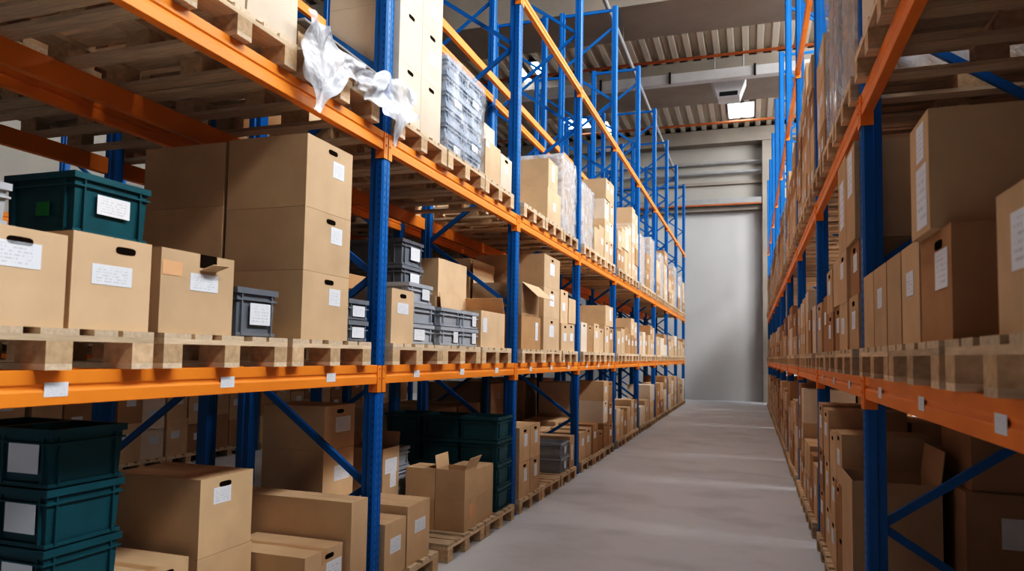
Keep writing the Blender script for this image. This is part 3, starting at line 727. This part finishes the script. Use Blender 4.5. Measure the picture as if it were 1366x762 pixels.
# ---- the rest of the lit rack
HM = {2: ([.42, .40], [.44, .38], [.44, .42]), 3: ([.40, .46], [.5, .40], [.72, .66]), 4: ([.4, .5], [.42, .46], [.7, .66]), 5: ([.5, .4], [.5, .5], [.62, .6]), 6: ([.4, .5], [.5, .5], [.62, .6]), 7: ([.5, .4], [.5, .5], [.6, .6])}
for bay, hh in HM.items():
    for s in range(3): fill('L', 'mid', bay, s, hh[s] if bay < 5 else hh[s][0], 2 if bay < 5 else 1, bay < 5, bay > 2, seed=1)
BX('L', 'big wide tan box with white label set across smaller boxes, fourth bay middle shelf', f, slot_y('L', 2, 2)+.06, .9, .66, ZL['mid']+.445, .34, lab=(.1, .2, .14, .2), hole=False)
HU = {2: (('f', .9), ([.40, .5]), ([1.36, 1.40])), 3: ([.7, .8], ([.9, 1.0]), ([1.45, 1.4])), 4: (('f', 1.1), ([.8, .9]), ('f', 1.3)), 5: ([.9, 1.0], ('f', 1.2), [1.5, 1.4]), 6: ([1.1, 1.0], [.9, 1.1], ('f', 1.3)), 7: ([.9, 1.0], ('f', 1.2), [1.2, 1.1])}
for bay, hh in HU.items():
    for s in range(3):
        if hh[s][0] == 'f': wrapped('L', 'upper', bay, s, hh[s][1], bay*3+s)
        else: fill('L', 'upper', bay, s, hh[s] if bay < 5 else hh[s][0], 2 if bay < 4 else 1, bay < 4, bay > 2, seed=2, dep=.62)
HF = {2: ([.40, .42], [.45, .3], [1.08, 1.06]), 3: ([.55, .5], [.44, .5], [.62, .6]), 4: ([.4, .5], [.5, .5], [.82, .8]), 5: ([.7, .6], [.8, .8], [1.0, .9]), 6: ([.9, .8], [.8, .8], [.9, .9]), 7: ([.9, .8], [.6, .8], [.8, .9])}
for bay, hh in HF.items():
    for s in range(3): fill('L', 'floor', bay, s, hh[s] if bay < 5 else hh[s][0], 2 if bay < 4 else 1, bay < 4, bay > 2, seed=3)

# ------------------------------------------------------------------ shaded rack
z = ZL['mid']; f = face('R')
BX('R', 'large tan box stacked on top beside the photo edge, papers on its aisle side', f-.03, 2.45, .95, .26, z+.345, .38, mat='tan', hole=False, lab=(.03, .12, .14, .2), lab2=(.02, .30, .1, .12))
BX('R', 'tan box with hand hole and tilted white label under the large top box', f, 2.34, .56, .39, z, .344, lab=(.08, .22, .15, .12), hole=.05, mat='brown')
BX('R', 'tan box with hand hole and big white label cut by the photo edge', f, 1.50, .46, .44, z, .33, lab=(-.02, .205, .20, .13), hole=.02)
BX('R', 'plain tan box behind the labelled edge box', f+.48, 1.5, .5, .66, z, .45, far=True)
for i, (yy, w_) in enumerate(((2.755, .30), (3.075, .29), (3.385, .32), (3.72, .30))):
    BX('R', 'narrow tan box with hand hole, %s of the row before the shaded upright' % ORD[i], f, yy, .5, w_, z, .365, hole=.0, lab=(.0, .22, .12, .09) if i in (0, 2) else None, group='row of narrow boxes on the shaded shelf')
BX('R', 'wide brown box behind the row of narrow boxes', f+.53, 2.76, .5, .62, z, .75, far=True, mat='brown')
BX('R', 'second brown box behind the row of narrow boxes', f+.53, 3.40, .5, .62, z, .70, far=True, mat='brown')
for s in range(3):
    H = ([.62, .62], [.62, .60], [.45, .42])[s]
    fill('R', 'mid', 0, s, H, 2, True, False, labs=True, seed=4)
BX('R', 'upper tan box with white label of the tall stack beyond the shaded upright', f, slot_y('R', 0, 0)+.01, .56, .38, z+.622, .55, lab=(0, .4, .2, .25), hole=False)
BX('R', 'upper tan box beside the tall labelled one beyond the shaded upright', f, slot_y('R', 0, 0)+.405, .56, .38, z+.622, .58, lab=(0, .3, .2, .3), hole=False)
# upper shelf of the shaded rack
wrapped('R', 'upper', 0, 1, 1.75, 41, mat='tan'); wrapped('R', 'upper', 0, 0, 1.6, 42, mat='tan')
fill('R', 'upper', 0, 2, [1.0, 1.0], 2, True, True, seed=5)
for s in range(3): fill('R', 'upper', -1, s, [.5, .5], 2, True, True, seed=6, labs=False)
RM = {1: (.45, .65, .6), 2: (.6, .7, .7), 3: (.7, .5, .6), 4: (.6, .7, .6), 5: (.6, .6, .7), 6: (.6, .7, .6), 7: (.6, .6, .6)}
for bay, hh in RM.items():
    for s in range(3): fill('R', 'mid', bay, s, [hh[s], hh[s]*.95] if bay < 2 else hh[s], 2 if bay < 2 else 1, 1.3, True, seed=7)  # rear boxes added to stop light leaking through the rack
RU = {1: (1.3, 1.55, 1.3), 2: (1.3, 1.2, 1.35), 3: ('w', 1.1, 1.2), 4: (1.0, 'w', 1.2), 5: (1.2, 1.1, 1.0), 6: ('w', 1.2, 1.1), 7: (1.2, 1.0, 1.2)}
for bay, hh in RU.items():
    for s in range(3):
        if hh[s] == 'w': wrapped('R', 'upper', bay, s, 1.1, 60+bay)
        else: fill('R', 'upper', bay, s, [hh[s], hh[s]*.95] if bay < 2 else hh[s], 2 if bay < 2 else 1, True, True, seed=8, dep=.6, mats=['tan', 'tan', 'brown', 'tan', 'tan'])  # hidden rear boxes added here too, against light from behind
RF = {0: (None, [1.0, .96], [1.1, 1.12]), 1: ([.5, .55], [.6, .6], [1.15, 1.2]), 2: (1.0, .9, 1.2), 3: (.9, 1.0, 1.1), 4: (.9, 1.0, 1.1), 5: (.9, 1.0, 1.1), 6: (.9, 1.0, 1.0), 7: (.9, 1.0, 1.0)}
for bay, hh in RF.items():
    for s in range(3):
        if hh[s]: fill('R', 'floor', bay, s, hh[s], 2 if bay < 2 else 1, True, bay > 0, seed=9)
z = ZL['floor']
yr = slot_y('R', 0, 0)
BX('R', 'open brown box with raised rear flap on the floor just beyond the shaded upright', f, yr+.27, .46, .50, z, .79, hole=False, open_=[('-x', .12)])
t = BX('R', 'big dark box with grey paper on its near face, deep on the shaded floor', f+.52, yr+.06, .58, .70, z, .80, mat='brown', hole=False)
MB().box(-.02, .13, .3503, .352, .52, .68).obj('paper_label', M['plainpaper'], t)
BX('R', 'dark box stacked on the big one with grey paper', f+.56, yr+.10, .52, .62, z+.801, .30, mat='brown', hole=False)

# ------------------------------------------------------------------ rear rows seen through gaps; the Q row is added to block light
for side in 'BQN':
    for lev in ('floor', 'mid', 'upper'):
        for bay in range(-1, {'B': 4, 'Q': 1, 'N': 4}[side]):
            for slot in range(3):
                rq = random.Random(bay*7+slot*3+len(lev)*11+ord(side))
                if side == 'B' and lev == 'floor' and (bay < 1 or bay == 1 and slot < 1): continue
                if side == 'B' and lev == 'mid' and bay < 1: continue
                if side == 'N' and lev == 'upper': continue
                pallet(side, lev, bay, slot, False)
                H = {'floor': rq.choice([.55, .8, 1.05]) if side != 'N' else rq.choice([1.0, 1.15, 1.22]), 'mid': rq.choice([.4, .8, 1.1]), 'upper': rq.choice([.5, .9])}[lev]
                n = max(1, round(H/.45))
                if side == 'N':
                    column(side, lev, bay, slot, 'front', 'near', face(side), slot_y(side, bay, slot)+.005, 1.1, .39, [H/n]*n, True, labs=True, r=rq)
                    column(side, lev, bay, slot, 'front', 'far', face(side), slot_y(side, bay, slot)+.40, 1.1, .39, [.8*H/n]*n, True, labs=True, r=rq)
                else: column(side, lev, bay, slot, 'front', 'whole', face(side), slot_y(side, bay, slot)+.005, 1.1, .78, [H/n]*n, True, labs=True, r=rq)
rack('pallet_rack', 'dim blue and orange pallet rack across the next aisle, behind everything else', -7.70, 1, YL0, -1, 4, (), L3[:2], conn=False)
t3 = rack('pallet_rack', 'blue pallet rack added behind the shaded one to keep light out', XR+DEP+.20, -1, YR0, -1, 1, (), L3, conn=False)

# ------------------------------------------------------------------ light
def area(name, loc, rot, sx, sy, power, col=(1, 1, 1)):
    l = bpy.data.lights.new(name, 'AREA'); l.shape = 'RECTANGLE'; l.size = sx; l.size_y = sy; l.energy = power; l.color = col
    o = bpy.data.objects.new(name, l); C.objects.link(o); o.location = loc; o.rotation_euler = rot
    return o
def aim(o, p): o.rotation_euler = (Vector(p)-o.location).to_track_quat('-Z', 'Y').to_euler()
for y in (1.5, 8.5, 15.5, 21.5):
    o = area('unseen_light', (5.4, y, 10.2), (0, 0, 0), 6.4, 2.2, 1200, (.97, .985, 1)); aim(o, (-2.4, y+.6, 1.8))
for y in (3, 9):  # added fill lamps over the aisle, out of view, no fitting modelled
    o = area('unseen_light', (-1.9, y, 10.3), (0, 0, 0), 1.2, 4.0, 75, (.95, .98, 1)); aim(o, (-1.9, y, 0))
for y in (16, 24):  # added lamps hidden behind the shaded rack, brightening the end wall
    o = area('unseen_light', (3.9, y, 10.2), (0, 0, 0), 2.5, 2.5, 330, (.97, .985, 1)); aim(o, (-1.2, y+4.0, 2.0))
W = bpy.data.worlds.new('world'); S.world = W; W.use_nodes = True
W.node_tree.nodes['Background'].inputs[0].default_value = (.80, .90, 1.0, 1); W.node_tree.nodes['Background'].inputs[1].default_value = .16

#CAM#
# ------------------------------------------------------------------ camera
F_, YAW, PIT, ROL, CY, H_ = 938.85, .3276, .061, .0174, 416.38, 1.6316
fw = Vector((-math.sin(YAW)*math.cos(PIT), math.cos(YAW)*math.cos(PIT), math.sin(PIT)))
rt = Vector((math.cos(YAW), math.sin(YAW), 0)); up = rt.cross(fw)
r2 = rt*math.cos(ROL)+up*math.sin(ROL); u2 = up*math.cos(ROL)-rt*math.sin(ROL)
cam = bpy.data.cameras.new('camera'); co = bpy.data.objects.new('camera', cam); C.objects.link(co)
co.matrix_world = Matrix(((r2.x, u2.x, -fw.x, 0), (r2.y, u2.y, -fw.y, 0), (r2.z, u2.z, -fw.z, H_), (0, 0, 0, 1)))
cam.sensor_width = 36; cam.lens = F_/1366*36; cam.shift_y = (CY-381)/1366
cam.clip_start = .05; cam.clip_end = 200
S.camera = co
cam.dof.use_dof = True; cam.dof.focus_distance = 5.5; cam.dof.aperture_fstop = 3.2
S.view_settings.view_transform = 'Standard'; S.view_settings.look = 'None'; S.view_settings.exposure = 0.38
S.view_settings.use_curve_mapping = True
cm = S.view_settings.curve_mapping; cc = cm.curves[3]
for p_ in ((.03, .013), (.1, .072), (.25, .245), (.55, .585), (.8, .84)): cc.points.new(*p_)
cm.update()

# ------------------------------------------------------------------ past three hundred boxes, the ones that show least become one object
def thin_out(limit):
    from mathutils.bvhtree import BVHTree
    vs, fs, own = [], [], []
    for o in S.objects:
        if o.type != 'MESH' or o.data.materials and o.data.materials[0] in (M['film'], M['film2'], M['film3']): continue
        T = o.matrix_world; k = len(vs); vs += [T @ v.co for v in o.data.vertices]
        r = o
        while r.parent: r = r.parent
        for p in o.data.polygons: fs.append(tuple(k+i for i in p.vertices)); own.append(r.name)
    tree = BVHTree.FromPolygons(vs, fs); hits = {}; org = co.matrix_world.translation
    nx, nyy = 455, 254
    for iy in range(nyy):
        for ix in range(nx):
            px, py = (ix+.5)/nx*1366, (iy+.5)/nyy*762
            q = tree.ray_cast(org, (fw+r2*((px-683)/F_)-u2*((py-CY)/F_)).normalized())
            if q[2] is not None: hits[own[q[2]]] = hits.get(own[q[2]], 0)+1
    hid = [(o.name, o['label']) for o in S.objects if o.parent is None and o.get('category') and not hits.get(o.name) and o not in FAR_SET]
    print('HIDDEN', len(hid)); [print('  ', h) for h in hid]
    near = [o for o in S.objects if o.parent is None and o.get('category') == 'box' and o not in FAR_SET and hits.get(o.name, 0)]
    far = sorted(FAR, key=lambda o: -hits.get(o.name, 0))
    keep = max(0, limit-len(near))
    print('boxes near', len(near), 'far', len(far), 'far hit', sum(1 for o in far if hits.get(o.name)), 'keep', keep, 'last', hits.get(far[min(keep, len(far)-1)].name, 0))
    rest = far[keep:]
    mb = MB(); mats = [M['tan'], M['plainpaper'], M['pale'], M['brown']]
    for o in rest:
        T = Matrix.LocRotScale(o.location, o.rotation_euler, None)
        base = {'tan': 0, 'pale': 2, 'brown': 3}[[k for k in ('tan', 'pale', 'brown') if M[k] == o.data.materials[0]][0]]
        bb = len(mb.v)
        mb.v += [tuple(T @ v.co) for v in o.data.vertices]
        for p in o.data.polygons: mb.f.append(tuple(bb+i for i in p.vertices)); mb.m.append(base if p.material_index == 0 else 1)
        bpy.data.objects.remove(o)
    s = mb.obj('cardboard_boxes', mats); s['kind'] = 'stuff'; s['label'] = 'remaining small cardboard boxes deep inside and far along the racks'; s['category'] = 'boxes'
bpy.context.view_layer.update()
FAR_SET = set(FAR)
thin_out(300)
